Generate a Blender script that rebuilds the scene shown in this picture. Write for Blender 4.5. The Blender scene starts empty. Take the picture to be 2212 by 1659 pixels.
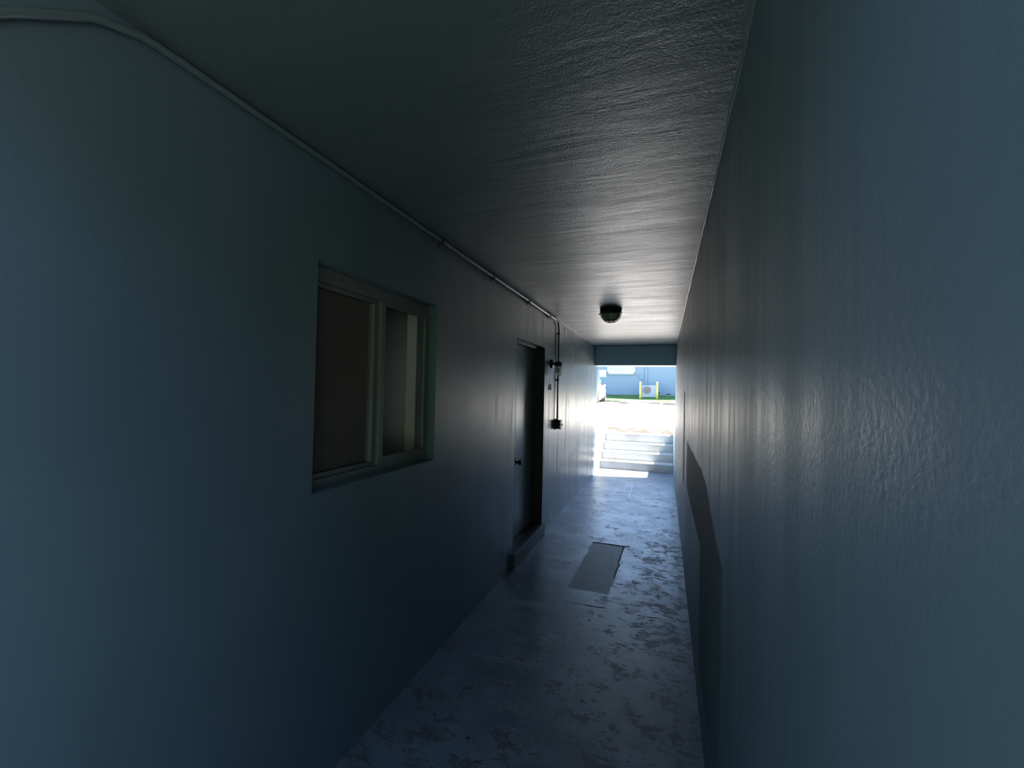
import bpy, bmesh, math, random
from mathutils import Vector, Matrix, Euler
random.seed(4)
R = math.radians
S = bpy.context.scene
C = S.collection

# ------------------------------------------------------------------ camera
CAM_H = 1.558
cd = bpy.data.cameras.new('camera'); cam = bpy.data.objects.new('camera', cd); C.objects.link(cam)
yaw, pitch, roll = 0.342125, 0.0164106, 0.0217582
F = Vector((-math.sin(yaw) * math.cos(pitch), math.cos(yaw) * math.cos(pitch), math.sin(pitch)))
R0 = Vector((math.cos(yaw), math.sin(yaw), 0)); U0 = R0.cross(F)
Rv = math.cos(roll) * R0 + math.sin(roll) * U0
Uv = -math.sin(roll) * R0 + math.cos(roll) * U0
m = Matrix((Rv, Uv, -F)).transposed().to_4x4(); m.translation = Vector((0, 0, CAM_H))
cam.matrix_world = m
cd.sensor_width = 36; cd.lens = 929.27 / 2212 * 36; cd.clip_start = 0.02; cd.clip_end = 300
S.camera = cam

# ------------------------------------------------------------------ light
w = bpy.data.worlds.new('sky'); S.world = w; w.use_nodes = True
nt = w.node_tree; bg = nt.nodes['Background']
sky = nt.nodes.new('ShaderNodeTexSky'); sky.sky_type = 'NISHITA'; sky.sun_disc = False
sky.sun_elevation = R(57.7); sky.sun_rotation = R(74.4); sky.air_density = 1.0; sky.dust_density = 0.3; sky.ozone_density = 3.0
nt.links.new(sky.outputs[0], bg.inputs[0]); bg.inputs[1].default_value = 0.26
sl = bpy.data.lights.new('sun', 'SUN'); sun = bpy.data.objects.new('sun', sl); C.objects.link(sun)
sl.energy = 16.0; sl.angle = R(0.55); sl.color = (1.0, 0.95, 0.88)
sun.rotation_euler = Vector((0.61, 0.17, 1.0)).to_track_quat('Z', 'Y').to_euler(); sun.location = (6, 12, 12)
vs = S.view_settings
S.display_settings.display_device = 'sRGB'
vs.view_transform = 'Standard'; vs.look = 'None'; vs.gamma = 1.0; vs.use_curve_mapping = False
vs.exposure = 1.55

S.cycles.max_bounces = 12; S.cycles.diffuse_bounces = 8; S.cycles.glossy_bounces = 5
S.cycles.transparent_max_bounces = 12
S.cycles.caustics_reflective = True; S.cycles.blur_glossy = 0.5
S.cycles.sample_clamp_indirect = 6.0

# ------------------------------------------------------------------ node helpers
class N:
    """small procedural material builder"""
    def __init__(s, name, rough=0.5, spec=0.5, metal=0.0):
        s.m = bpy.data.materials.new(name); s.m.use_nodes = True
        s.t = s.m.node_tree; s.b = s.t.nodes['Principled BSDF']
        s.b.inputs['Roughness'].default_value = rough
        s.b.inputs['Specular IOR Level'].default_value = spec
        s.b.inputs['Metallic'].default_value = metal
        s.co = s.t.nodes.new('ShaderNodeTexCoord').outputs['Object']
    def put(s, sock, v):
        i = s.b.inputs[sock]
        if isinstance(v, bpy.types.NodeSocket): s.t.links.new(v, i)
        elif isinstance(v, tuple): i.default_value = v if len(v) == 4 else v + (1,)
        else: i.default_value = v
        return s
    def inp(s, n, k, v):
        if isinstance(v, bpy.types.NodeSocket): s.t.links.new(v, n.inputs[k])
        else:
            if isinstance(v, tuple) and len(v) == 3 and len(n.inputs[k].default_value) == 4: v = v + (1,)
            n.inputs[k].default_value = v
    def math(s, op, a, b=0.0, c=None, clamp=False):
        n = s.t.nodes.new('ShaderNodeMath'); n.operation = op; n.use_clamp = clamp
        s.inp(n, 0, a); s.inp(n, 1, b)
        if c is not None: s.inp(n, 2, c)
        return n.outputs[0]
    def sep(s, co=None):
        n = s.t.nodes.new('ShaderNodeSeparateXYZ'); s.t.links.new(co or s.co, n.inputs[0]); return n.outputs
    def scale(s, v):
        n = s.t.nodes.new('ShaderNodeMapping'); n.inputs['Scale'].default_value = v
        s.t.links.new(s.co, n.inputs[0]); return n.outputs[0]
    def noise(s, scale, detail=4, rough=.55, co=None, dist=0.0):
        n = s.t.nodes.new('ShaderNodeTexNoise'); n.inputs['Scale'].default_value = scale
        n.inputs['Detail'].default_value = detail; n.inputs['Roughness'].default_value = rough
        n.inputs['Distortion'].default_value = dist
        s.t.links.new(co or s.co, n.inputs['Vector']); return n.outputs['Fac']
    def vor(s, scale, co=None):
        n = s.t.nodes.new('ShaderNodeTexVoronoi'); n.inputs['Scale'].default_value = scale
        s.t.links.new(co or s.co, n.inputs['Vector']); return n.outputs['Distance']
    def remap(s, v, a, b, c=0.0, d=1.0):
        n = s.t.nodes.new('ShaderNodeMapRange'); n.interpolation_type = 'SMOOTHSTEP'
        s.inp(n, 0, v)
        for i, x in enumerate((a, b, c, d)): n.inputs[i + 1].default_value = x
        return n.outputs[0]
    def mix(s, f, a, b):
        n = s.t.nodes.new('ShaderNodeMix'); n.data_type = 'RGBA'
        s.inp(n, 0, f); s.inp(n, 6, a); s.inp(n, 7, b); return n.outputs[2]
    def mixf(s, f, a, b):
        n = s.t.nodes.new('ShaderNodeMix'); n.data_type = 'FLOAT'
        s.inp(n, 0, f); s.inp(n, 2, a); s.inp(n, 3, b); return n.outputs[0]
    def band(s, v, a, b, e=0.02):
        return s.math('MULTIPLY', s.remap(v, a - e, a + e), s.remap(v, b - e, b + e, 1, 0))
    def bump(s, h, strength, dist, prev=None):
        n = s.t.nodes.new('ShaderNodeBump'); n.inputs['Strength'].default_value = strength
        n.inputs['Distance'].default_value = dist; s.t.links.new(h, n.inputs['Height'])
        if prev: s.t.links.new(prev, n.inputs['Normal'])
        return n.outputs[0]

def plain(name, col, rough=.5, metal=0.0, spec=.5, var=.12, sc=30, bump=0.0, ior=0):
    n = N(name, rough, spec, metal)
    f = n.noise(sc, 4)
    a = tuple(c * (1 - var) for c in col); b = tuple(min(1, c * (1 + var)) for c in col)
    n.put('Base Color', n.mix(f, a, b))
    if ior: n.b.inputs['IOR'].default_value = ior
    if bump: n.put('Normal', n.bump(n.noise(sc * 4, 3), bump, .002))
    return n.m

PAINT = (0.10, 0.148, 0.178)
def wall_mat(name, right=False):
    n = N(name, .33, .5)
    n.b.inputs['IOR'].default_value = 1.5 if right else 1.85
    x, y, z = n.sep()
    streak = n.noise(1.0, 4, .65, n.scale((2, 12.0, 0.9)))          # vertical roller / drip streaks
    big = n.noise(1.3, 3)
    col = n.mix(n.remap(big, .3, .7), tuple(c * .93 for c in PAINT), tuple(c * 1.05 for c in PAINT))
    rough = n.mixf(n.remap(streak, .3, .72), *((.41, .54) if right else (.285, .42)))
    if right:
        wob = n.math('MULTIPLY', n.math('SUBTRACT', n.noise(3.0, 3), .5), .12)
        yy = n.math('ADD', y, wob); zz = n.math('ADD', z, n.math('MULTIPLY', wob, .5))
        zr = n.math('ADD', zz, n.math('MULTIPLY', n.remap(yy, 1.5, 2.3, 1, 0), .16))   # near top corner rounds off
        p1 = n.math('MULTIPLY', n.band(yy, 1.55, 3.9, .03), n.band(zr, .79, 1.17, .012))
        p1b = n.math('MULTIPLY', n.band(yy, 1.55, 2.4, .03), n.band(zz, .2, .86, .05))
        p2 = n.math('MULTIPLY', n.band(yy, 4.33, 4.66, .02), n.band(zz, .72, 1.58, .03))
        pm = n.math('MAXIMUM', n.math('MAXIMUM', p1, p1b), p2)
        n.b.inputs['IOR'].default_value = 1.44
        rough = n.mixf(pm, rough, .72)
        col = n.mix(pm, col, tuple(c * .78 for c in PAINT))
        spot = n.remap(n.vor(3.3, n.scale((1, 1, 1))), .012, .02, 1, 0)
        col = n.mix(n.math('MULTIPLY', spot, .6), col, (.04, .05, .06))
    n.put('Base Color', col); n.put('Roughness', rough)
    b1 = n.bump(n.noise(110, 3, .6), .7, .0013)
    b2 = n.bump(n.noise(12, 4, .6), .12, .003, b1)
    b3 = n.bump(streak, .10 if right else .22, .003, b2)
    lump = n.noise(38, 2, .5)
    n.put('Normal', n.bump(lump, .25, .0015, b3))
    return n.m
def ceil_mat():
    n = N('ceiling_paint', .3, .5)
    tr = n.noise(1.0, 4, .6, n.scale((1.6, 9.0, 1)), 0.4)           # trowel marks running across the passage
    col = n.mix(n.noise(1.1, 3), (.095, .12, .135), (.115, .145, .16))
    n.put('Base Color', col)
    n.put('Roughness', n.mixf(n.remap(tr, .3, .7), .285, .40)); n.b.inputs['IOR'].default_value = 1.85; n.put('Roughness', n.mixf(n.remap(tr, .3, .7), .285, .40))
    b1 = n.bump(n.noise(120, 4, .65), .9, .0018)
    b2 = n.bump(tr, .7, .008, b1)
    n.put('Normal', n.bump(n.noise(22, 3), .3, .0025, b2))
    return n.m
def floor_mat():
    n = N('worn_floor_paint', .35, .5)
    x, y, z = n.sep()
    flake = n.noise(7.0, 12, .80, n.scale((.8, 1.05, 1)), .15)
    fine = n.noise(34, 8, .8, n.scale((.6, 1.2, 1)))
    # wear grows towards the right wall and near the middle of the passage
    bias = n.math('ADD', n.math('MULTIPLY', n.math('MULTIPLY', n.remap(x, -.45, .0), n.band(y, 2.6, 5.2, .5)), .055), n.math('MULTIPLY', n.remap(y, 1.6, 3.0, 1, 0), .05))
    f2 = n.math('ADD', n.math('ADD', flake, n.math('MULTIPLY', n.math('SUBTRACT', fine, .5), .62)), bias)
    worn = n.remap(f2, .568, .60)
    dirt = n.remap(n.noise(2.4, 5, .6), .35, .7)
    paint = n.mix(dirt, (.105, .125, .155), (.20, .23, .28))
    bare = n.mix(n.noise(9, 5), (.045, .042, .044), (.095, .09, .093))
    col = n.mix(worn, paint, bare)
    # rectangular concrete patch
    wob = n.math('MULTIPLY', n.math('SUBTRACT', n.noise(7, 4), .5), .05)
    xx = n.math('ADD', n.math('ADD', x, wob), n.math('MULTIPLY', n.math('SUBTRACT', y, 4.0), -.02)); yy = n.math('ADD', y, wob)
    pm = n.math('MULTIPLY', n.band(xx, -.70, -.375, .008), n.band(yy, 3.42, 4.55, .01))
    col = n.mix(pm, col, n.mix(n.noise(11, 6, .7), (.06, .066, .072), (.15, .16, .17)))
    edge = n.math('MULTIPLY', n.band(xx, -.70, -.33, .006), n.band(yy, 4.53, 4.565, .006))
    edge = n.math('MAXIMUM', edge, n.math('MULTIPLY', n.band(xx, -.383, -.372, .003), n.band(yy, 3.75, 4.55, .02)))
    # transverse crack and a few dark holes
    crack = n.math('MULTIPLY', n.band(n.math('ADD', yy, n.math('MULTIPLY', wob, .6)), 3.185, 3.20, .006), n.band(x, -.70, .05, .1))
    crack = n.math('MULTIPLY', crack, n.remap(n.noise(8, 3), .38, .5))
    hole = n.math('MULTIPLY', n.remap(n.vor(4.2), .035, .05, 1, 0), n.remap(n.noise(1.7, 2), .5, .56))
    dark = n.math('MAXIMUM', n.math('MAXIMUM', crack, hole), edge)
    col = n.mix(dark, col, (.015, .015, .018))
    # thin pale outline of a cleanout cover near the steps
    ol = n.math('SUBTRACT', n.math('MULTIPLY', n.band(x, -.60, -.485, .003), n.band(y, 6.70, 7.63, .01)),
                n.math('MULTIPLY', n.band(x, -.585, -.50, .003), n.band(y, 6.60, 7.60, .01)), clamp=True)
    col = n.mix(n.math('MULTIPLY', ol, .7), col, (.62, .66, .72))
    n.put('Base Color', col)
    rg = n.mixf(worn, n.mixf(dirt, .36, .285), .56)
    n.put('Roughness', n.mixf(dark, n.mixf(pm, rg, .55), .9)); n.b.inputs['IOR'].default_value = 1.95
    h = n.math('SUBTRACT', 1.0, n.math('MULTIPLY', worn, .5))
    b1 = n.bump(h, .4, .002)
    n.put('Normal', n.bump(n.noise(60, 4), .4, .002, b1))
    return n.m
def concrete(name, a, b, sc=9, stain=(0.2, .19, .17)):
    n = N(name, .85, .3)
    col = n.mix(n.noise(sc, 6, .65), a, b)
    col = n.mix(n.math('MULTIPLY', n.remap(n.noise(sc * .35, 4), .52, .7), .5), col, stain)
    n.put('Base Color', col); n.put('Normal', n.bump(n.noise(sc * 12, 4), .5, .004))
    return n.m
def asphalt_mat():
    n = N('bleached_asphalt', 1.0, 0.0)
    x, y, z = n.sep()
    col = n.mix(n.noise(1.4, 6, .6), (.58, .545, .49), (.70, .665, .60))
    spk = n.remap(n.noise(60, 3), .35, .65)
    col = n.mix(n.math('MULTIPLY', spk, .3), col, (.22, .2, .19))
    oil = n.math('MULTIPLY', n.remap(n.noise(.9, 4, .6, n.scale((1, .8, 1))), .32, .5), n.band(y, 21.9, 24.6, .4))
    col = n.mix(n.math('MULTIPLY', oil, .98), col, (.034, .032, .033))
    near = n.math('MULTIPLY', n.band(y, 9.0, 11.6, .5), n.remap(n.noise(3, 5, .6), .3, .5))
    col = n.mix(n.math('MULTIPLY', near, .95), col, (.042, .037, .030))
    n.put('Base Color', col); n.put('Normal', n.bump(n.noise(120, 3), .6, .006))
    return n.m
def grass_mat(name, a, b):
    n = N(name, .9, .1)
    n.put('Base Color', n.mix(n.noise(9, 6, .7), a, b)); n.put('Normal', n.bump(n.noise(60, 4), 1, .03))
    return n.m
def glass_mat(name, tint=(1, 1, 1), rough=.02):
    m_ = bpy.data.materials.new(name); m_.use_nodes = True; t = m_.node_tree; t.nodes.clear()
    o = t.nodes.new('ShaderNodeOutputMaterial'); mx = t.nodes.new('ShaderNodeMixShader')
    lw = t.nodes.new('ShaderNodeLayerWeight'); lw.inputs[0].default_value = .5
    pw = t.nodes.new('ShaderNodeMath'); pw.operation = 'POWER'; pw.inputs[1].default_value = 5; t.links.new(lw.outputs['Facing'], pw.inputs[0])
    fr = t.nodes.new('ShaderNodeMath'); fr.operation = 'MULTIPLY_ADD'; fr.inputs[1].default_value = .92; fr.inputs[2].default_value = .05; t.links.new(pw.outputs[0], fr.inputs[0])
    tr = t.nodes.new('ShaderNodeBsdfTransparent'); tr.inputs[0].default_value = tint + (1,)
    gl = t.nodes.new('ShaderNodeBsdfGlossy'); gl.inputs['Roughness'].default_value = rough
    t.links.new(fr.outputs[0], mx.inputs[0]); t.links.new(tr.outputs[0], mx.inputs[1]); t.links.new(gl.outputs[0], mx.inputs[2])
    t.links.new(mx.outputs[0], o.inputs[0]); return m_

M = {}
M['left'] = wall_mat('left_wall_paint'); M['right'] = wall_mat('right_wall_paint', True)
M['ceil'] = ceil_mat(); M['floor'] = floor_mat()
M['beam'] = plain('beam_paint', (.55, .76, .82), .5, var=.06, sc=6, bump=.3)
M['blue'] = plain('blue_stucco', (.19, .28, .37), .8, var=.05, sc=3, bump=.4)
M['white'] = plain('white_paint', (.78, .78, .76), .5, var=.04)
M['whitestucco'] = plain('white_stucco', (.20, .22, .24), .75, var=.06, sc=14, bump=.4)
M['step'] = concrete('step_concrete', (.34, .36, .38), (.48, .49, .50), 6, (.30, .29, .26))
M['stop'] = concrete('wheel_stop_concrete', (.66, .66, .64), (.78, .78, .76), 12, (.5, .5, .48))
M['asph'] = asphalt_mat()
M['line'] = plain('lot_line_paint', (.8, .8, .74), .7, var=.15, sc=20)
M['grass'] = grass_mat('lawn_grass', (.078, .165, .06), (.11, .215, .08))
M['unseen_lawn'] = grass_mat('unseen_grass', (.02, .036, .012), (.042, .064, .024))
M['unseen_hedge'] = grass_mat('unseen_hedge_leaves', (.03, .06, .02), (.10, .15, .05))
M['pave'] = concrete('unseen_paving', (.13, .145, .16), (.19, .205, .22))
M['black'] = plain('black_enamel', (.012, .012, .013), .4)
M['brown'] = plain('brown_metal', (.045, .032, .028), .5)
M['pipe'] = plain('painted_conduit', (.11, .14, .155), .3, var=.1)
M['alu'] = plain('grey_aluminium', (.19, .195, .19), .45, .3, var=.08)
M['door'] = plain('door_paint', (.28, .32, .35), .29, var=.06, sc=8, bump=.15, ior=1.85)
M['jamb'] = plain('door_frame_paint', (.035, .042, .048), .45, var=.08)
M['sill'] = plain('threshold_stone', (.045, .052, .062), .45, var=.15)
M['knob'] = plain('dark_knob_metal', (.05, .05, .055), .3, .8)
M['glass'] = glass_mat('clear_glass'); M['jar'] = glass_mat('ribbed_jar_glass', (.95, .97, .95), .12)
t_ = M['jar'].node_tree; o_ = t_.nodes['Material Output']; prev_ = o_.inputs[0].links[0].from_socket
tl_ = t_.nodes.new('ShaderNodeBsdfTranslucent'); tl_.inputs[0].default_value = (.92, .95, .92, 1)
mx_ = t_.nodes.new('ShaderNodeMixShader'); mx_.inputs[0].default_value = .72
t_.links.new(prev_, mx_.inputs[1]); t_.links.new(tl_.outputs[0], mx_.inputs[2]); t_.links.new(mx_.outputs[0], o_.inputs[0])
M['curtain'] = plain('beige_blind', (.62, .59, .52), .9, var=.1, sc=8)
M['reveal'] = plain('cream_reveal', (.75, .73, .62), .8, var=.05)
M['screen'] = plain('dark_screen', (.14, .11, .095), .8)
M['room'] = plain('dim_room_paint', (.16, .15, .13), .9)
M['yellow'] = plain('yellow_bollard_paint', (.62, .54, .13), .5, var=.06)
M['ac'] = plain('condenser_white', (.36, .40, .43), .5, var=.04)
M['acdark'] = plain('condenser_grille', (.20, .19, .18), .6)
M['teal'] = plain('green_sign_post', (.012, .22, .19), .5)
M['sign'] = plain('white_sign_panel', (.40, .44, .46), .5, var=.03)
M['car'] = plain('white_car_paint', (.80, .80, .80), .22, var=.01)
M['carglass'] = plain('car_window_glass', (.03, .035, .04), .08)
M['tyre'] = plain('tyre_rubber', (.02, .02, .02), .8)
M['rim'] = plain('alloy_rim', (.45, .45, .46), .35, .8)
M['red'] = plain('tail_lamp', (.4, .02, .02), .2)
M['dome'] = plain('smoked_dome_glass', (.62, .56, .54), .3)
M['bulb'] = plain('frosted_bulb', (.75, .74, .70), .35, var=.03)
M['jarbody'] = plain('frosted_jar_glass', (.62, .63, .58), .18, var=.06, sc=60)
M['roof'] = plain('roof_gravel', (.35, .34, .32), .9)
M['trim'] = plain('edge_caulk', (.15, .19, .21), .35, var=.2, sc=40)

# ------------------------------------------------------------------ mesh helpers
def new(name, bm, mat, parent=None, smooth=False, bevel=0.0):
    bmesh.ops.recalc_face_normals(bm, faces=bm.faces)
    me = bpy.data.meshes.new(name); bm.to_mesh(me); bm.free()
    o = bpy.data.objects.new(name, me); C.objects.link(o)
    if mat: me.materials.append(mat)
    if smooth:
        for p in me.polygons: p.use_smooth = True
    if bevel:
        b = o.modifiers.new('bevel', 'BEVEL'); b.width = bevel; b.segments = 2; b.limit_method = 'ANGLE'
    if parent: o.parent = parent
    return o
def box(bm, x0, x1, y0, y1, z0, z1):
    v = [bm.verts.new((x, y, z)) for x in (x0, x1) for y in (y0, y1) for z in (z0, z1)]
    for f in ((0, 1, 3, 2), (4, 6, 7, 5), (0, 4, 5, 1), (2, 3, 7, 6), (0, 2, 6, 4), (1, 5, 7, 3)):
        bm.faces.new([v[i] for i in f])
    return v
def boxo(name, dims, mat, parent=None, bevel=0.0):
    bm = bmesh.new(); box(bm, *dims); return new(name, bm, mat, parent, bevel=bevel)
def tube(bm, pts, r, n=12, cap=True):
    pts = [Vector(p) for p in pts]; rings = []
    for i, p in enumerate(pts):
        d = ((pts[i] - pts[i - 1]).normalized() if i else Vector()) + ((pts[i + 1] - pts[i]).normalized() if i < len(pts) - 1 else Vector())
        d.normalize(); a = d.orthogonal().normalized() if not rings else None
        if rings: a = (u_prev - d * u_prev.dot(d)).normalized()
        u_prev = a; b = d.cross(a); rr = r[i] if isinstance(r, (list, tuple)) else r
        rings.append([bm.verts.new(p + rr * (math.cos(t) * a + math.sin(t) * b)) for t in (2 * math.pi * k / n for k in range(n))])
    for A, B in zip(rings, rings[1:]):
        for k in range(n): bm.faces.new((A[k], A[(k + 1) % n], B[(k + 1) % n], B[k]))
    if cap: bm.faces.new(rings[0][::-1]); bm.faces.new(rings[-1])
def lathe(bm, prof, n=32, mat=Matrix()):
    """prof: list of (radius, height) along z"""
    rings = []
    for r_, z_ in prof:
        if r_ < 1e-6: rings.append([bm.verts.new(mat @ Vector((0, 0, z_)))])
        else: rings.append([bm.verts.new(mat @ Vector((r_ * math.cos(2 * math.pi * k / n), r_ * math.sin(2 * math.pi * k / n), z_))) for k in range(n)])
    for A, B in zip(rings, rings[1:]):
        for k in range(n):
            a = [A[k % len(A)], A[(k + 1) % len(A)], B[(k + 1) % len(B)], B[k % len(B)]]
            a = list(dict.fromkeys(a))
            if len(a) > 2: bm.faces.new(a)
    for Rr in (rings[0], rings[-1]):
        if len(Rr) > 2: bm.faces.new(Rr)
def torus(bm, R_, r, mat=Matrix(), n=36, k=8, arc=(0, 2 * math.pi)):
    pts = [mat @ Vector((R_ * math.cos(t), R_ * math.sin(t), 0)) for t in (arc[0] + (arc[1] - arc[0]) * i / n for i in range(n + 1))]
    tube(bm, pts, r, k)
def empty(name, loc, label, cat, group=None):
    o = bpy.data.objects.new(name, None); C.objects.link(o); o.location = loc; o.empty_display_size = .1
    o['label'] = label; o['category'] = cat
    if group: o['group'] = group
    return o
def tag(o, label, cat, group=None):
    o['label'] = label; o['category'] = cat
    if group: o['group'] = group
    return o
def struct(o, label=None, cat=None):
    o['kind'] = 'structure'
    if label: o['label'] = label
    if cat: o['category'] = cat
    return o
def grid_wall(name, axis_pos, thick, ys, zs, holes, mat):
    """solid wall in the YZ plane from x=axis_pos to axis_pos-thick with rectangular openings"""
    bm = bmesh.new(); V = {}
    def v(i, j, s):
        if (i, j, s) not in V: V[(i, j, s)] = bm.verts.new((axis_pos - s * thick, ys[i], zs[j]))
        return V[(i, j, s)]
    ny, nz = len(ys) - 1, len(zs) - 1
    solid = lambda i, j: 0 <= i < ny and 0 <= j < nz and (i, j) not in holes
    for i in range(ny):
        for j in range(nz):
            if not solid(i, j): continue
            for s in (0, 1): bm.faces.new((v(i, j, s), v(i + 1, j, s), v(i + 1, j + 1, s), v(i, j + 1, s)))
            for (di, dj, a, b) in ((-1, 0, (i, j), (i, j + 1)), (1, 0, (i + 1, j), (i + 1, j + 1)), (0, -1, (i, j), (i + 1, j)), (0, 1, (i, j + 1), (i + 1, j + 1))):
                if not solid(i + di, j + dj): bm.faces.new((v(*a, 0), v(*b, 0), v(*b, 1), v(*a, 1)))
    return new(name, bm, mat)

# ------------------------------------------------------------------ the passage
XL, XR, H = -1.255, 0.18, 2.44
Y0, YO = -0.06, 8.55            # near mouth, outer face at the steps
WY0, WY1, WZ0, WZ1 = 1.29, 2.205, 1.147, 2.043
DY0, DY1, DZ1 = 3.63, 4.59, 2.052
LOT = 0.665                     # level of the car park at the head of the steps

struct(boxo('floor', (XL - .2, XR + .2, Y0 - .35, 9.07, -.25, 0), M['floor']), 'worn blue-grey painted concrete floor of the passage', 'floor')
struct(boxo('ceiling', (-4.6, 4.2, Y0, YO, H, 3.1), M['ceil']), 'glossy painted plaster ceiling of the passage', 'ceiling')
struct(grid_wall('wall_left', XL, .20, [Y0, WY0, WY1, DY0, DY1, YO], [0, WZ0, DZ1 - .009, H], {(1, 1), (3, 0), (3, 1)}, M['left']), 'blue-grey painted wall with the window and the door', 'wall')
struct(boxo('wall_right', (XR, 4.2, Y0, YO, -.2, H), M['right']), 'plain blue-grey painted wall with matte repainted patches', 'wall')
struct(boxo('wall_end', (XL, XR, 8.15, YO, 2.075, H), M['beam'], bevel=.006), 'dark teal beam over the far opening of the passage', 'beam')
# rooms behind the left wall (seen only through the window)
bm = bmesh.new()
box(bm, -4.6, -4.45, Y0, YO, 0, H); box(bm, -4.45, XL - .2, Y0, Y0 + .12, 0, H); box(bm, -4.45, XL - .2, YO - .12, YO, 0, H)
box(bm, -4.45, XL - .2, 3.0, 3.12, 0, H); box(bm, -4.45, XL - .2, Y0 + .12, YO - .12, -.1, .0)
struct(new('wall_back', bm, M['room']), 'dim inner walls of the room behind the window', 'wall')
# ridge of paint and caulk where ceiling meets the walls
for nm, x, y0, y1, r_ in (('trim_1', XR - .002, -.1, 8.15, .0055), ('trim_2', XL + .002, 5.2, 8.15, .004)):
    bm = bmesh.new(); k = 70
    tube(bm, [(x + random.uniform(-.0015, .0015), y0 + (y1 - y0) * i / k, H - .002 + random.uniform(-.0015, .0015)) for i in range(k + 1)], [r_ * random.uniform(.6, 1.3) for _ in range(k + 1)], 6)
    struct(new(nm, bm, M['trim'], smooth=True), 'thin caulk ridge along the %s edge of the ceiling' % ('right' if x > 0 else 'left'), 'trim')

# ------------------------------------------------------------------ window in the left wall
win = bpy.data.objects.new('window_1', None); C.objects.link(win); win.location = (-1.33, (WY0 + WY1) / 2, WZ0)
struct(win, 'dark two-pane sliding window set in the left wall', 'window')
def wp(name, dims, mat, bevel=.002, parent=win):
    o = boxo(name, dims, mat, bevel=bevel); o.parent = parent; o.matrix_parent_inverse = Matrix.Translation(-Vector(parent.location)); return o
bm = bmesh.new()
xf, xb = -1.31, -1.375
box(bm, xb, xf, WY0, WY1, 1.985, WZ1); box(bm, xb, xf, WY0, WY1, WZ0, 1.185)
box(bm, xb, xf, WY0, WY0 + .03, 1.185, 1.985); box(bm, xb, xf, WY1 - .025, WY1, 1.185, 1.985)
fr = new('frame', bm, M['alu'], bevel=.003); fr.parent = win; fr.matrix_parent_inverse = Matrix.Translation(-win.location)
bm = bmesh.new()                                          # fixed near sash
box(bm, -1.345, -1.325, 1.32, 1.76, 1.965, 1.985); box(bm, -1.345, -1.325, 1.32, 1.76, 1.185, 1.205)
box(bm, -1.345, -1.325, 1.32, 1.335, 1.205, 1.965); box(bm, -1.350, -1.318, 1.715, 1.745, 1.205, 1.965)
o = new('sash', bm, M['alu'], bevel=.002); o.parent = win; o.matrix_parent_inverse = Matrix.Translation(-win.location)
bm = bmesh.new()                                          # sliding far sash
box(bm, -1.325, -1.304, 1.748, 2.18, 1.965, 1.985); box(bm, -1.325, -1.304, 1.748, 2.18, 1.185, 1.222)
box(bm, -1.328, -1.300, 1.748, 1.772, 1.222, 1.965); box(bm, -1.325, -1.304, 1.775, 1.786, 1.222, 1.965); box(bm, -1.325, -1.304, 2.155, 2.18, 1.222, 1.965)
o = new('sash', bm, M['alu'], bevel=.002); o.parent = win; o.matrix_parent_inverse = Matrix.Translation(-win.location)
wp('pane', (-1.338, -1.334, 1.335, 1.715, 1.205, 1.965), M['glass'], 0)
wp('pane', (-1.316, -1.312, 1.786, 2.155, 1.222, 1.965), M['glass'], 0)
o = wp('insect_screen', (-1.352, -1.350, 1.335, 1.715, 1.205, 1.965), M['screen'], 0); o['label'] = 'dark insect screen behind the near pane'
bm = bmesh.new()                                          # roller blind hanging behind the panes, slightly wavy
cols = 60; pts = []
for i in range(cols + 1):
    y = WY0 - .05 + (WY1 - WY0 + .1) * i / cols; pts.append((-1.44 - .0015 * math.sin(i * .9) - .02, y))
for (a, b) in zip(pts, pts[1:]):
    vs_ = [bm.verts.new(p) for p in ((a[0], a[1], 1.1), (b[0], b[1], 1.1), (b[0], b[1], 2.02), (a[0], a[1], 2.02))]; bm.faces.new(vs_)
bmesh.ops.remove_doubles(bm, verts=bm.verts, dist=1e-5)
o = new('window_curtain', bm, M['curtain'], smooth=True); sm = o.modifiers.new('thickness', 'SOLIDIFY'); sm.thickness = .003
tag(o, 'drab beige curtain hanging behind the window panes', 'curtain')
for nm, d in (('reveal', (-1.455, -1.375, WY1 - .004, WY1 - .0005, WZ0, WZ1)),):
    wp(nm, d, M['reveal'], 0)['label'] = 'cream inner reveal seen through the far pane'
struct(boxo('trim_3', (XL - .055, XL + .001, WY0, WY1, WZ0 - .012, WZ0 + .004), M['left'], bevel=.003), 'sloped painted sill under the window', 'sill')

# ------------------------------------------------------------------ door in the left wall
door = bpy.data.objects.new('door_1', None); C.objects.link(door); door.location = (-1.40, 4.1, .12)
struct(door, 'blue-grey painted door set back in the left wall', 'door')
def dp(name, dims, mat, bevel=.003):
    o = boxo(name, dims, mat, bevel=bevel); o.parent = door; o.matrix_parent_inverse = Matrix.Translation(-door.location); return o
leaf = dp('leaf', (-1.42, -1.372, DY0 + .035, DY1 - .035, .125, DZ1 - .035), M['door'])
bm = bmesh.new()
box(bm, -1.455, XL - .004, DY0, DY0 + .03, .12, DZ1 - .009); box(bm, -1.455, XL - .004, DY1 - .012, DY1, .12, DZ1 - .009); box(bm, -1.455, -1.31, DY0 + .03, DY1 - .012, DZ1 - .036, DZ1 - .009)
o = new('door_frame', bm, M['jamb'], bevel=.003); o.parent = door; o.matrix_parent_inverse = Matrix.Translation(-door.location); o['label'] = 'dark painted door frame'
bm = bmesh.new()
Mx = Matrix.Translation((-1.372, 3.99, .865)) @ Matrix.Rotation(R(90), 4, 'Y')
lathe(bm, [(.032, 0), (.032, .005), (.012, .008), (.011, .03), (.02, .036), (.027, .046), (.027, .056), (.018, .066), (0, .068)], 28, Mx)
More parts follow.
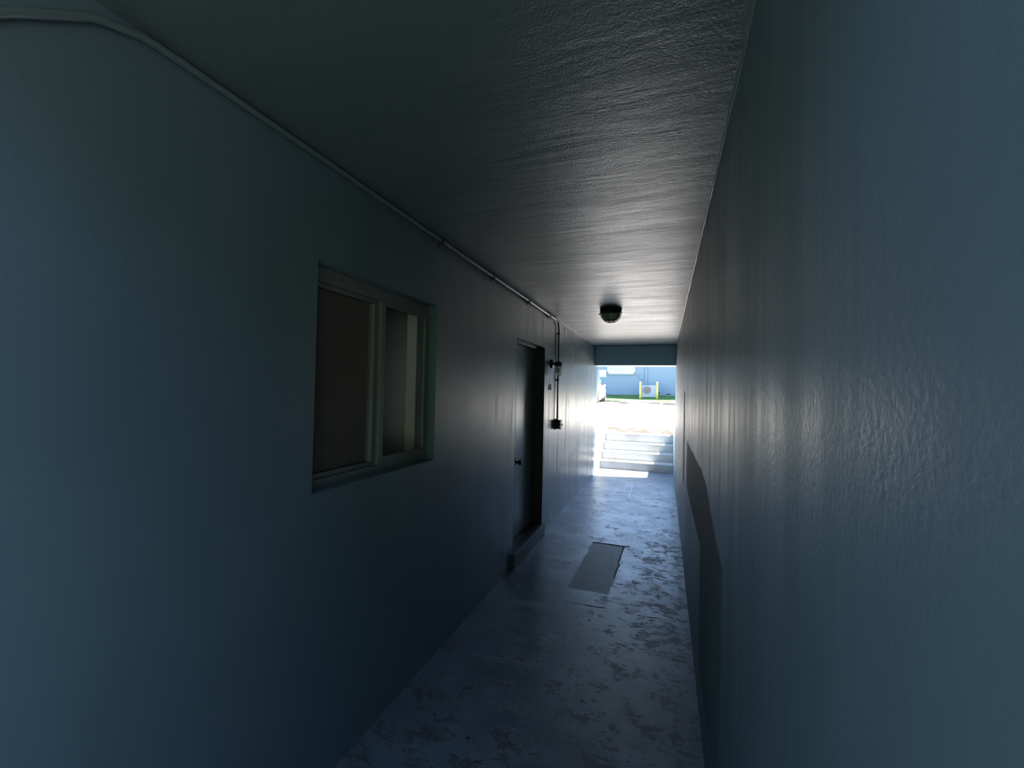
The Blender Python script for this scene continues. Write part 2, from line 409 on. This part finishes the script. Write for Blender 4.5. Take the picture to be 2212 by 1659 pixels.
o = new('door_knob', bm, M['knob'], smooth=True); o.parent = leaf; o['label'] = 'dark round door knob'
struct(boxo('trim_4', (-1.455, -1.222, DY0 - .04, DY1 + .02, .0, .12), M['sill'], bevel=.006), 'raised stone threshold under the door', 'threshold')

struct(boxo('trim_5', (-1.240, -1.219, DY0 - .03, DY1 + .02, .112, .1225), M['alu'], bevel=.002), 'pale metal strip added for the highlight along the door threshold edge', 'threshold highlight strip')  # added strip stands in for the bright highlight on the threshold edge
# ------------------------------------------------------------------ conduit with straps, lamp, switch box, house number
px_, pz_ = -1.236, 2.421
cond = empty('electrical_conduit', (px_, 5.14, 1.24), 'painted metal conduit along the left ceiling corner and down to the switch box', 'conduit')
bm = bmesh.new(); path = [(px_, -.3, 1.60), (px_, 0, 1.865), (px_, .25, 2.09), (px_, .45, 2.285), (px_, .58, 2.385), (px_, .68, 2.418), (px_, .8, pz_)]
path += [(px_, .8 + i * .42, pz_ + random.uniform(-.002, .002)) for i in range(1, 10)]
path += [(px_, 4.95, pz_), (px_, 5.06, pz_ - .008), (px_, 5.115, pz_ - .04), (px_, 5.138, pz_ - .10), (px_, 5.14, 2.2), (px_, 5.14, 1.7), (px_, 5.14, 1.215)]
tube(bm, path, .0105, 12)
def kid(o, par, label=None):
    o.parent = par; o.matrix_parent_inverse = Matrix.Translation(-Vector(par.location))
    if label: o['label'] = label
    return o
kid(new('pipe', bm, M['pipe'], smooth=True), cond)
for y, z in ((2.2, None), (3.0, None), (3.9, None), (4.7, None), (5.14, 2.27), (5.14, 1.705)):
    bm = bmesh.new()
    if z is None: box(bm, XL + .0013, px_ + .013, y - .008, y + .008, pz_ - .016, pz_ + .014); box(bm, XL + .0013, XL + .004, y - .008, y + .008, pz_ - .04, pz_ - .014)
    else: box(bm, XL + .0013, px_ + .013, y - .014, y + .014, z - .01, z + .01); box(bm, XL + .0013, XL + .004, y - .034, y + .034, z - .01, z + .01)
    kid(new('strap', bm, M['brown'], bevel=.002), cond)

lamp = empty('wall_lamp', (XL, 4.88, 1.88), 'black jelly-jar wall lamp with a clear glass jar beside the door', 'wall lamp')
bm = bmesh.new(); Mx = Matrix.Translation((XL, 4.88, 1.885)) @ Matrix.Rotation(R(90), 4, 'Y')
lathe(bm, [(.052, 0), (.052, .012), (.046, .019), (.02, .024), (0, .025)], 30, Mx)
kid(new('backplate', bm, M['black'], smooth=True), lamp)
bm = bmesh.new(); tube(bm, [(XL + .02, 4.88, 1.885), (XL + .045, 4.88, 1.885), (-1.175, 4.88, 1.884)], [.013, .011, .014], 14)
kid(new('arm', bm, M['black'], smooth=True), lamp)
bm = bmesh.new(); lathe(bm, [(.0, 1.910), (.034, 1.908), (.040, 1.900), (.040, 1.858), (.034, 1.855), (0, 1.855)], 30, Matrix.Translation((-1.172, 4.88, 0)))
kid(new('cap', bm, M['black'], smooth=False), lamp)
bm = bmesh.new(); lathe(bm, [(.035, 1.856), (.042, 1.850), (.044, 1.84), (.044, 1.78), (.040, 1.762), (.028, 1.752), (0, 1.749)], 36, Matrix.Translation((-1.172, 4.88, 0)))
jar = kid(new('glass_jar', bm, M['jar'], smooth=True), lamp, 'clear glass jar')
bm = bmesh.new(); lathe(bm, [(.012, 1.855), (.014, 1.835), (.024, 1.815), (.027, 1.800), (.024, 1.786), (.014, 1.776), (0, 1.773)], 24, Matrix.Translation((-1.172, 4.88, 0)))
kid(new('bulb', bm, M['bulb'], smooth=True), lamp, 'white bulb inside the jar')
kids_ = [o for o in lamp.children if o.name.startswith('bulb')]
for o in kids_: o.parent = jar; o.matrix_parent_inverse = Matrix()

sb = empty('switch_box', (XL, 5.14, 1.165), 'small brown metal switch box at the lower end of the wall conduit', 'switch box')
bm = bmesh.new(); box(bm, XL, XL + .058, 5.10, 5.18, 1.112, 1.218); kid(new('box_body', bm, M['brown'], bevel=.006), sb)
bm = bmesh.new(); box(bm, XL, XL + .008, 5.092, 5.188, 1.10, 1.23); kid(new('mounting_flange', bm, M['brown'], bevel=.002), sb)
bm = bmesh.new(); box(bm, XL + .058, XL + .066, 5.096, 5.184, 1.104, 1.222); kid(new('cover_plate', bm, M['brown'], bevel=.003), sb)
bm = bmesh.new(); tube(bm, [(XL + .066, 5.14, 1.16), (XL + .086, 5.14, 1.16)], .004, 10); tube(bm, [(XL + .086, 5.14, 1.148), (XL + .086, 5.14, 1.178)], .0045, 10)
kid(new('switch_lever', bm, M['knob']), sb)

def digit(ch, y, z, size, label):
    cu = bpy.data.curves.new('t', 'FONT'); cu.body = ch; cu.size = size; cu.extrude = .003; cu.offset = -.0016
    to = bpy.data.objects.new('t', cu); C.objects.link(to)
    dg = bpy.context.evaluated_depsgraph_get(); me = bpy.data.meshes.new_from_object(to.evaluated_get(dg))
    me.name = 'house_number'; bpy.data.objects.remove(to)
    xs = [v.co.x for v in me.vertices]; mid = (min(xs) + max(xs)) / 2
    me.transform(Matrix.Translation((-mid, 0, 0)))
    me.transform(Matrix(((0, 0, 1, 0), (1, 0, 0, 0), (0, 1, 0, 0), (0, 0, 0, 1))))   # text x -> +Y, text y -> +Z, facing +X
    me.transform(Matrix.Shear('XZ', 4, (0, 0)) if False else Matrix(((1, 0, 0, 0), (0, 1, .12, 0), (0, 0, 1, 0), (0, 0, 0, 1))))
    me.materials.clear(); me.materials.append(M['black'])
    o = bpy.data.objects.new('house_number', me); C.objects.link(o); o.location = (XL + .0035, y, z)
    tag(o, label, 'house number')
digit('6', 4.795, 1.577, .108, 'black metal digit 6 on the wall beside the door')
digit('5', 4.862, 1.577, .108, 'black metal digit 5 on the wall below the jar lamp')

# ------------------------------------------------------------------ caged dome lamp on the ceiling
cl = empty('ceiling_lamp', (-.551, 4.6, H), 'round black caged dome lamp on the ceiling near the far opening', 'ceiling lamp')
T = Matrix.Translation((-.551, 4.6, H)) @ Matrix.Scale(-1, 4, (0, 0, 1))
bm = bmesh.new(); lathe(bm, [(.100, 0), (.112, .004), (.114, .018), (.108, .026), (.110, .034), (.117, .040), (.117, .048), (.104, .053), (0, .053)], 48, T)
kid(new('base_ring', bm, M['black'], smooth=False, bevel=.001), cl)
bm = bmesh.new(); lathe(bm, [(.099, .05)] + [(.099 * math.cos(t), .05 + .082 * math.sin(t)) for t in (R(a) for a in range(8, 90, 8))] + [(0, .132)], 48, T)
kid(new('dome_glass', bm, M['dome'], smooth=True), cl, 'smoked grey glass dome')
bm = bmesh.new()
for a in (20, 80, 140):
    pts = []
    for k in range(25):
        t = math.pi * k / 24; rr = .108 * math.cos(t); zz = .048 + .092 * math.sin(t)
        pts.append(T @ Vector((rr * math.cos(R(a)), rr * math.sin(R(a)), zz)))
    tube(bm, pts, .0034, 8)
torus(bm, .066, .0034, T @ Matrix.Translation((0, 0, .121)))
kid(new('wire_cage', bm, M['black'], smooth=True), cl)
for a in (50, 170, 290):
    bm = bmesh.new(); c = T @ Vector((.119 * math.cos(R(a)), .119 * math.sin(R(a)), .046)); box(bm, c.x - .008, c.x + .008, c.y - .008, c.y + .008, c.z - .006, c.z + .008)
    kid(new('clamp_screw', bm, M['black'], bevel=.002), cl)

# ------------------------------------------------------------------ steps and retaining walls outside
st = empty('concrete_steps', (-.54, 9.07, 0), 'flight of four worn concrete steps rising from the passage to the car park', 'steps')
zt = [0, .163, .326, .490, LOT]; yr = [9.07, 9.35, 9.63, 9.91]
for i in range(4):
    y1 = yr[i + 1] if i < 3 else 10.25
    bm = bmesh.new(); v = box(bm, XL + .002, XR - .002, yr[i], y1, zt[i] - (.2 if i == 0 else 0), zt[i + 1])
    kid(new('step', bm, M['step'], bevel=.008), st)
struct(boxo('wall_wing_left', (XL - .2, XL, YO, 10.25, -.2, .79), M['whitestucco'], bevel=.008), 'low whitewashed retaining wall left of the steps', 'retaining wall')
struct(boxo('wall_wing_right', (XR, XR + .2, YO, 10.25, -.2, .78), M['beam'], bevel=.008), 'low blue retaining wall right of the steps', 'retaining wall')

# car park: one sheet rising away from the steps, open over the stairwell
def lot_z(y):
    return LOT + (0 if y < 10.25 else (y - 10.25) * .0318)
def sheet(name, xs, ys, zf, mat, skip=lambda x, y: False, depth=.3):
    bm = bmesh.new(); V = {}
    def g(i, j):
        if (i, j) not in V: V[(i, j)] = bm.verts.new((xs[i], ys[j], zf(xs[i], ys[j])))
        return V[(i, j)]
    for i in range(len(xs) - 1):
        for j in range(len(ys) - 1):
            if skip((xs[i] + xs[i + 1]) / 2, (ys[j] + ys[j + 1]) / 2): continue
            bm.faces.new((g(i, j), g(i + 1, j), g(i + 1, j + 1), g(i, j + 1)))
    r_ = bmesh.ops.extrude_face_region(bm, geom=bm.faces[:]); 
    bmesh.ops.translate(bm, vec=(0, 0, -depth), verts=[e for e in r_['geom'] if isinstance(e, bmesh.types.BMVert)])
    return new(name, bm, mat)
struct(sheet('pavement', [-22, XL - .2, XR + .2, 22], [YO, 10.25, 24.3], lambda x, y: lot_z(y), M['asph'],
             lambda x, y: XL - .2 < x < XR + .2 and y < 10.25), 'sun-bleached asphalt car park beyond the steps', 'pavement')
def berm(x, y):
    base = lot_z(24.3) + .02
    return base + .36 * max(0, min(1, (y - 24.3) / 3.2)) ** .8 + .02 * math.sin(x * 1.3 + y)
struct(sheet('lawn', [-22 + .8 * i for i in range(56)], [24.3, 24.7, 25.1, 25.6, 26.2, 26.9, 27.55], berm, M['grass']), 'green grass strip in front of the blue building', 'lawn')
struct(boxo('unseen_lawn_near', (-30, 30, -30, Y0 - .35, -.3, -.03), M['unseen_lawn']), 'unseen dark grass added for its light at the near mouth of the passage', 'lawn')  # out of view, added for the green light it sends in

# unseen pale slabs, added to bounce light in at the near mouth
struct(boxo('unseen_pavement_near', (1.0, 9, -6.8, -.45, -.25, -.01), M['pave']), 'unseen pale paving added to brighten the near mouth of the passage', 'pavement')
struct(boxo('unseen_path_near', (-10, -2.4, -6.8, -.45, -.25, -.01), M['pave']), 'unseen pale path added to brighten the near mouth of the passage', 'pavement')
# tall hedge added out of view behind the near mouth to cut its light
struct(boxo('unseen_hedge', (-14, 14, -9.5, -7, -.2, 6.0), M['unseen_hedge'], bevel=.4), 'tall green hedge added out of view to block light behind the near mouth', 'unseen_hedge')
# blue building across the car park
struct(boxo('wall_far', (-22, 22, 27.5, 36, .9, 5.2), M['blue'], bevel=.01), 'pale blue stucco wall of the building across the car park', 'building wall')
struct(boxo('added_roof_far', (-22, 22, 25.75, 27.5, 4.75, 4.95), M['white'], bevel=.01), 'unseen deep white eave added to shade the grass by the blue building', 'roof')  # out of view, added to cast shade on the grass strip
w2 = bpy.data.objects.new('window_2', None); C.objects.link(w2); w2.location = (-2.6, 27.5, 2.78); struct(w2, 'wide white-framed window high on the blue building', 'window')
bm = bmesh.new()
x0, x1, z0, z1 = -3.44, -1.76, 2.78, 4.0
box(bm, x0, x1, 27.42, 27.5, z0, z0 + .1); box(bm, x0, x1, 27.42, 27.5, z1 - .08, z1); box(bm, x0, x0 + .08, 27.42, 27.5, z0, z1); box(bm, x1 - .08, x1, 27.42, 27.5, z0, z1)
box(bm, -2.62, -2.56, 27.42, 27.5, z0, z1)
kid(new('frame', bm, M['white'], bevel=.01), w2)
bm = bmesh.new(); box(bm, -2.56, x1 - .08, 27.44, 27.5, 2.98, 3.04); kid(new('sash', bm, M['white']), w2)
bm = bmesh.new(); box(bm, x0 + .08, x1 - .08, 27.47, 27.5, z0 + .1, z1 - .08); kid(new('pane', bm, plain('pale_blind_glass', (.45, .55, .72), .2)), w2)
bm = bmesh.new(); box(bm, x0 - .05, x1 + .05, 27.38, 27.5, z0 - .07, z0); kid(new('window_sill', bm, M['blue']), w2)

ds = boxo('downspout', (-1.16, -1.05, 27.41, 27.5, 2.12, 4.6), M['blue'], bevel=.01); tag(ds, 'blue painted vertical duct on the far wall above the condenser', 'downspout')
bm = bmesh.new(); tube(bm, [(-1.28, 27.46, 2.46), (-1.42, 27.46, 2.46), (-1.52, 27.46, 2.50), (-1.56, 27.46, 2.58), (-1.53, 27.46, 2.68), (-1.44, 27.46, 2.71)], .02, 8)
tag(new('cable', bm, M['blue'], smooth=True), 'small blue cable loop on the far wall beside the duct', 'cable')

# condenser unit
ac = empty('air_conditioner', (-.89, 26.6, berm(-.9, 26.6)), 'white outdoor condenser unit standing between the two yellow bollards', 'air conditioner')
bm = bmesh.new(); box(bm, -1.27, -.51, 26.5, 26.83, 1.50, 2.07); kid(new('casing', bm, M['ac'], bevel=.02), ac)
bm = bmesh.new()
Tc = Matrix.Translation((-1.01, 26.49, 1.79)) @ Matrix.Rotation(R(90), 4, 'X')
for r_ in (.22, .18, .14, .10, .06): torus(bm, r_, .007, Tc, 32, 6)
for a in range(0, 180, 30): tube(bm, [Tc @ Vector((.22 * math.cos(R(a)), .22 * math.sin(R(a)), 0)), Tc @ Vector((-.22 * math.cos(R(a)), -.22 * math.sin(R(a)), 0))], .006, 6)
gr = kid(new('fan_grille', bm, M['acdark'], smooth=True), ac)
bm = bmesh.new(); lathe(bm, [(.0, 0), (.215, 0), (.215, .006), (0, .006)], 32, Matrix.Translation((-1.01, 26.499, 1.79)) @ Matrix.Rotation(R(90), 4, 'X')); kid(new('fan_opening', bm, plain('fan_recess', (.30, .28, .28), .8)), ac)
bm = bmesh.new(); box(bm, -.515, -.49, 26.55, 26.63, 1.72, 1.84); kid(new('service_valve', bm, M['acdark'], bevel=.005), ac)
bm = bmesh.new(); box(bm, -1.33, -.45, 26.4, 26.9, 1.28, 1.50); kid(new('base_pad', bm, concrete('pad_concrete', (.36, .40, .42), (.46, .5, .5))), ac)
# bollards
def bollard(x, label):
    z = berm(x, 25.5)
    e = empty('bollard', (x, 25.5, z), label, 'bollard', 'yellow bollards guarding the condenser')
    bm = bmesh.new(); lathe(bm, [(.062, z - .05), (.062, z + .9)], 24, Matrix.Translation((x, 25.5, 0))); kid(new('post', bm, M['yellow'], smooth=True), e)
    bm = bmesh.new(); lathe(bm, [(.064, z + .9)] + [(.064 * math.cos(R(a)), z + .905 + .064 * math.sin(R(a))) for a in (15, 35, 55, 75)] + [(0, z + .969)], 24, Matrix.Translation((x, 25.5, 0)))
    kid(new('cap', bm, M['white'], smooth=True), e, 'pale rounded cap')
bollard(-1.325, 'yellow bollard left of the condenser unit'); bollard(-.422, 'yellow bollard right of the condenser unit')
# wheel stops
def stop(x0, x1, label):
    z = lot_z(24.0); bm = bmesh.new(); h = .11
    pr = [(-.075, 0), (-.07, h * .6), (-.045, h), (.045, h), (.07, h * .6), (.075, 0)]
    A = [bm.verts.new((x0, 24.0 + a, z - .005 + b)) for a, b in pr]; B = [bm.verts.new((x1, 24.0 + a, z - .005 + b)) for a, b in pr]
    for i in range(6): bm.faces.new((A[i], A[(i + 1) % 6], B[(i + 1) % 6], B[i]))
    bm.faces.new(A[::-1]); bm.faces.new(B)
    tag(new('wheel_stop', bm, M['stop'], bevel=.01), label, 'wheel stop', 'concrete wheel stops along the grass')
stop(-2.26, -.61, 'white concrete wheel stop in front of the condenser and bollards')
stop(.33, 1.98, 'white concrete wheel stop at the right edge of the far opening')
for nm, x, y0, y1 in (('parking_line', -2.70, 20.2, 24.0), ('parking_line', -.16, 20.0, 23.6)):
    bm = bmesh.new(); a = .05
    v = [bm.verts.new(p) for p in ((x - a, y0, lot_z(y0) + .004), (x + a, y0, lot_z(y0) + .004), (x + a, y1, lot_z(y1) + .004), (x - a, y1, lot_z(y1) + .004))]
    bm.faces.new(v); e = bmesh.ops.extrude_face_region(bm, geom=bm.faces[:]); bmesh.ops.translate(bm, vec=(0, 0, -.008), verts=[q for q in e['geom'] if isinstance(q, bmesh.types.BMVert)])
    tag(new(nm, bm, M['line']), 'faded painted parking line %s' % ('beside the white car' if x < -1 else 'between the two wheel stops'), 'parking line', 'painted parking bay lines')
# sign
sg = empty('parking_sign', (-3.53, 26.0, berm(-3.5, 26)), 'square white sign on a green post in front of the blue building', 'sign')
bm = bmesh.new(); box(bm, -3.56, -3.505, 26.0, 26.03, 1.3, 2.85); kid(new('post', bm, M['teal']), sg, 'green metal post')
bm = bmesh.new(); box(bm, -3.745, -3.32, 25.985, 26.0, 2.515, 2.94); kid(new('sign_panel', bm, M['sign'], bevel=.004), sg, 'white square panel')
# items at the wall foot
bm = bmesh.new(); box(bm, .09, .30, 27.44, 27.5, 1.545, 1.60)
for i in range(4): box(bm, .095, .295, 27.425, 27.44, 1.55 + i * .012, 1.556 + i * .012)
tag(new('foundation_vent', bm, M['black']), 'small dark vent low on the far blue wall', 'vent')
bm = bmesh.new(); tube(bm, [(-.33, 27.5, 1.66), (-.33, 27.42, 1.66), (-.33, 27.38, 1.63), (-.33, 27.38, 1.57)], .022, 10); lathe(bm, [(.03, 0), (.03, .015)], 10, Matrix.Translation((-.33, 27.42, 1.68)))
tag(new('hose_tap', bm, M['black'], smooth=True), 'small dark tap low on the far wall beside the right bollard', 'tap')
bm = bmesh.new(); box(bm, .10, .32, 27.2, 27.42, 1.44, 1.50)
tag(new('paver', bm, plain('pink_paver', (.5, .36, .32), .8), bevel=.01), 'pinkish paver in the grass under the dark vent', 'paver')

# ------------------------------------------------------------------ parked white car, nose towards the grass
def build_car(xr, ynose, zg):
    """right flank at x=xr, nose at y=ynose; length along Y"""
    L, hw = 4.15, .86
    car = empty('car', (xr - hw, ynose - L / 2, zg), 'white hatchback parked nose-in at the left edge of the far opening', 'car')
    # stations from nose (0) back: (dist, halfwidth, z_low, z_shoulder, z_top, top halfwidth)
    st_ = [(0.0, .52, .34, .55, .62, .42), (.06, .68, .24, .60, .70, .52), (.25, .80, .19, .68, .80, .60), (.65, .85, .18, .78, .90, .64), (1.12, .86, .18, .86, .98, .66),
           (1.35, .86, .18, .89, 1.12, .64), (1.75, .86, .18, .91, 1.36, .60), (2.1, .86, .18, .92, 1.45, .58), (2.9, .86, .18, .93, 1.47, .57), (3.5, .85, .2, .95, 1.42, .56), (3.85, .83, .24, .93, 1.22, .56), (4.08, .76, .28, .80, .96, .58), (4.15, .62, .36, .66, .78, .48)]
    bm = bmesh.new(); rings = []
    cx = xr - hw
    for d, hwid, zl, zs, ztp, tw in st_:
        y = ynose - d
        half = [(0, zl), (hwid * .8, zl), (hwid * .97, zl + .08), (hwid, (zl + zs) / 2), (hwid * .985, zs), ((hwid + tw) / 2 + .02, (zs + ztp) / 2), (tw, ztp - .03), (tw * .6, ztp), (0, ztp + .01)]
        ring = [bm.verts.new((cx + a, y, zg + b)) for a, b in half] + [bm.verts.new((cx - a, y, zg + b)) for a, b in half[-2:0:-1]]
        rings.append(ring)
    n = len(rings[0])
    for A, B in zip(rings, rings[1:]):
        for k in range(n): bm.faces.new((A[k], A[(k + 1) % n], B[(k + 1) % n], B[k]))
    bm.faces.new(rings[0]); bm.faces.new(rings[-1][::-1])
    b = new('body', bm, M['car'], smooth=True); kid(b, car); sd = b.modifiers.new('sub', 'SUBSURF'); sd.levels = 2; sd.render_levels = 2
    def side(y_list, name, sgn, mat):
        bm = bmesh.new(); lo, hi = [], []
        for d, zl, zh in y_list:
            # shoulder and roof positions at this station by interpolation
            for s0, s1 in zip(st_, st_[1:]):
                if s0[0] <= d <= s1[0]:
                    f = (d - s0[0]) / (s1[0] - s0[0]); hwid, zs, ztp, tw = [s0[i] + (s1[i] - s0[i]) * f for i in (1, 3, 4, 5)]; break
            X = lambda z: (hwid * .985 + (tw - hwid * .985) * min(1, max(0, (z - zs) / (ztp - .03 - zs)))) + .022
            lo.append(bm.verts.new((cx + sgn * X(zl), ynose - d, zg + zl))); hi.append(bm.verts.new((cx + sgn * X(zh), ynose - d, zg + zh)))
        for i in range(len(lo) - 1): bm.faces.new((lo[i], lo[i + 1], hi[i + 1], hi[i]))
        o = new(name, bm, mat); s_ = o.modifiers.new('thickness', 'SOLIDIFY'); s_.thickness = .02; s_.offset = 0; kid(o, car)
    for sgn in (1, -1):
        side([(1.36, .92, .94), (1.75, .90, 1.26), (2.1, .90, 1.37), (2.42, .90, 1.39)], 'side_window', sgn, M['carglass'])
        side([(2.48, .955, 1.38), (3.0, .96, 1.37), (3.38, .97, 1.30), (3.5, 1.0, 1.2)], 'side_window', sgn, M['carglass'])
    bm = bmesh.new(); v = [bm.verts.new((cx + a, ynose - d, zg + z)) for a, d, z in ((-.60, 1.20, 1.03), (.60, 1.20, 1.03), (.52, 1.80, 1.40), (-.52, 1.80, 1.40))]; bm.faces.new(v)
    o = new('windshield', bm, M['carglass']); s_ = o.modifiers.new('thickness', 'SOLIDIFY'); s_.thickness = .04; kid(o, car)
    bm = bmesh.new(); v = [bm.verts.new((cx + a, ynose - d, zg + z)) for a, d, z in ((-.5, 3.62, 1.38), (.5, 3.62, 1.38), (.55, 3.93, 1.12), (-.55, 3.93, 1.12))]; bm.faces.new(v)
    o = new('rear_window', bm, M['carglass']); s_ = o.modifiers.new('thickness', 'SOLIDIFY'); s_.thickness = .06; s_.offset = 0; kid(o, car)
    for sgn in (1, -1):
        for d in (.82, 3.35):
            bm = bmesh.new(); Mx = Matrix.Translation((cx + sgn * (hw - .20), ynose - d, zg + .305)) @ Matrix.Rotation(R(90) * sgn, 4, 'Y')
            lathe(bm, [(.19, 0), (.30, .0), (.305, .03), (.305, .17), (.285, .195), (.20, .20), (.19, .18)], 32, Mx)
            wh = kid(new('wheel', bm, M['tyre'], smooth=False, bevel=.006), car); wh.matrix_parent_inverse = Matrix.Translation(-car.location)
            bm = bmesh.new(); lathe(bm, [(0, .175), (.05, .19), (.06, .18), (.17, .17), (.195, .19)], 20, Mx); r_ = new('rim', bm, M['rim']); r_.parent = wh
        bm = bmesh.new(); bx_ = sgn * (hw + .05)
        lathe(bm, [(0, -.07), (.05, -.05), (.075, 0), (.05, .05), (0, .07)], 14, Matrix.Translation((cx + sgn * (hw + .03), ynose - 1.6, zg + .90)) @ Matrix.Diagonal((1.0, .7, .9, 1)))
        kid(new('side_mirror', bm, M['car'], smooth=True), car)
        bm = bmesh.new(); lathe(bm, [(0, 0), (.09, .015), (.07, .06), (0, .09)], 14, Matrix.Translation((cx + sgn * .62, ynose - .20, zg + .66)) @ Matrix.Diagonal((1.3, 1.8, .9, 1))); kid(new('headlamp', bm, M['carglass'], smooth=True), car)
        bm = bmesh.new(); box(bm, cx + sgn * .66 - .1, cx + sgn * .66 + .1, ynose - 4.08, ynose - 3.98, zg + .72, zg + .95); kid(new('tail_lamp', bm, M['red'], bevel=.03), car)
build_car(-3.03, 24.5, lot_z(22.3))
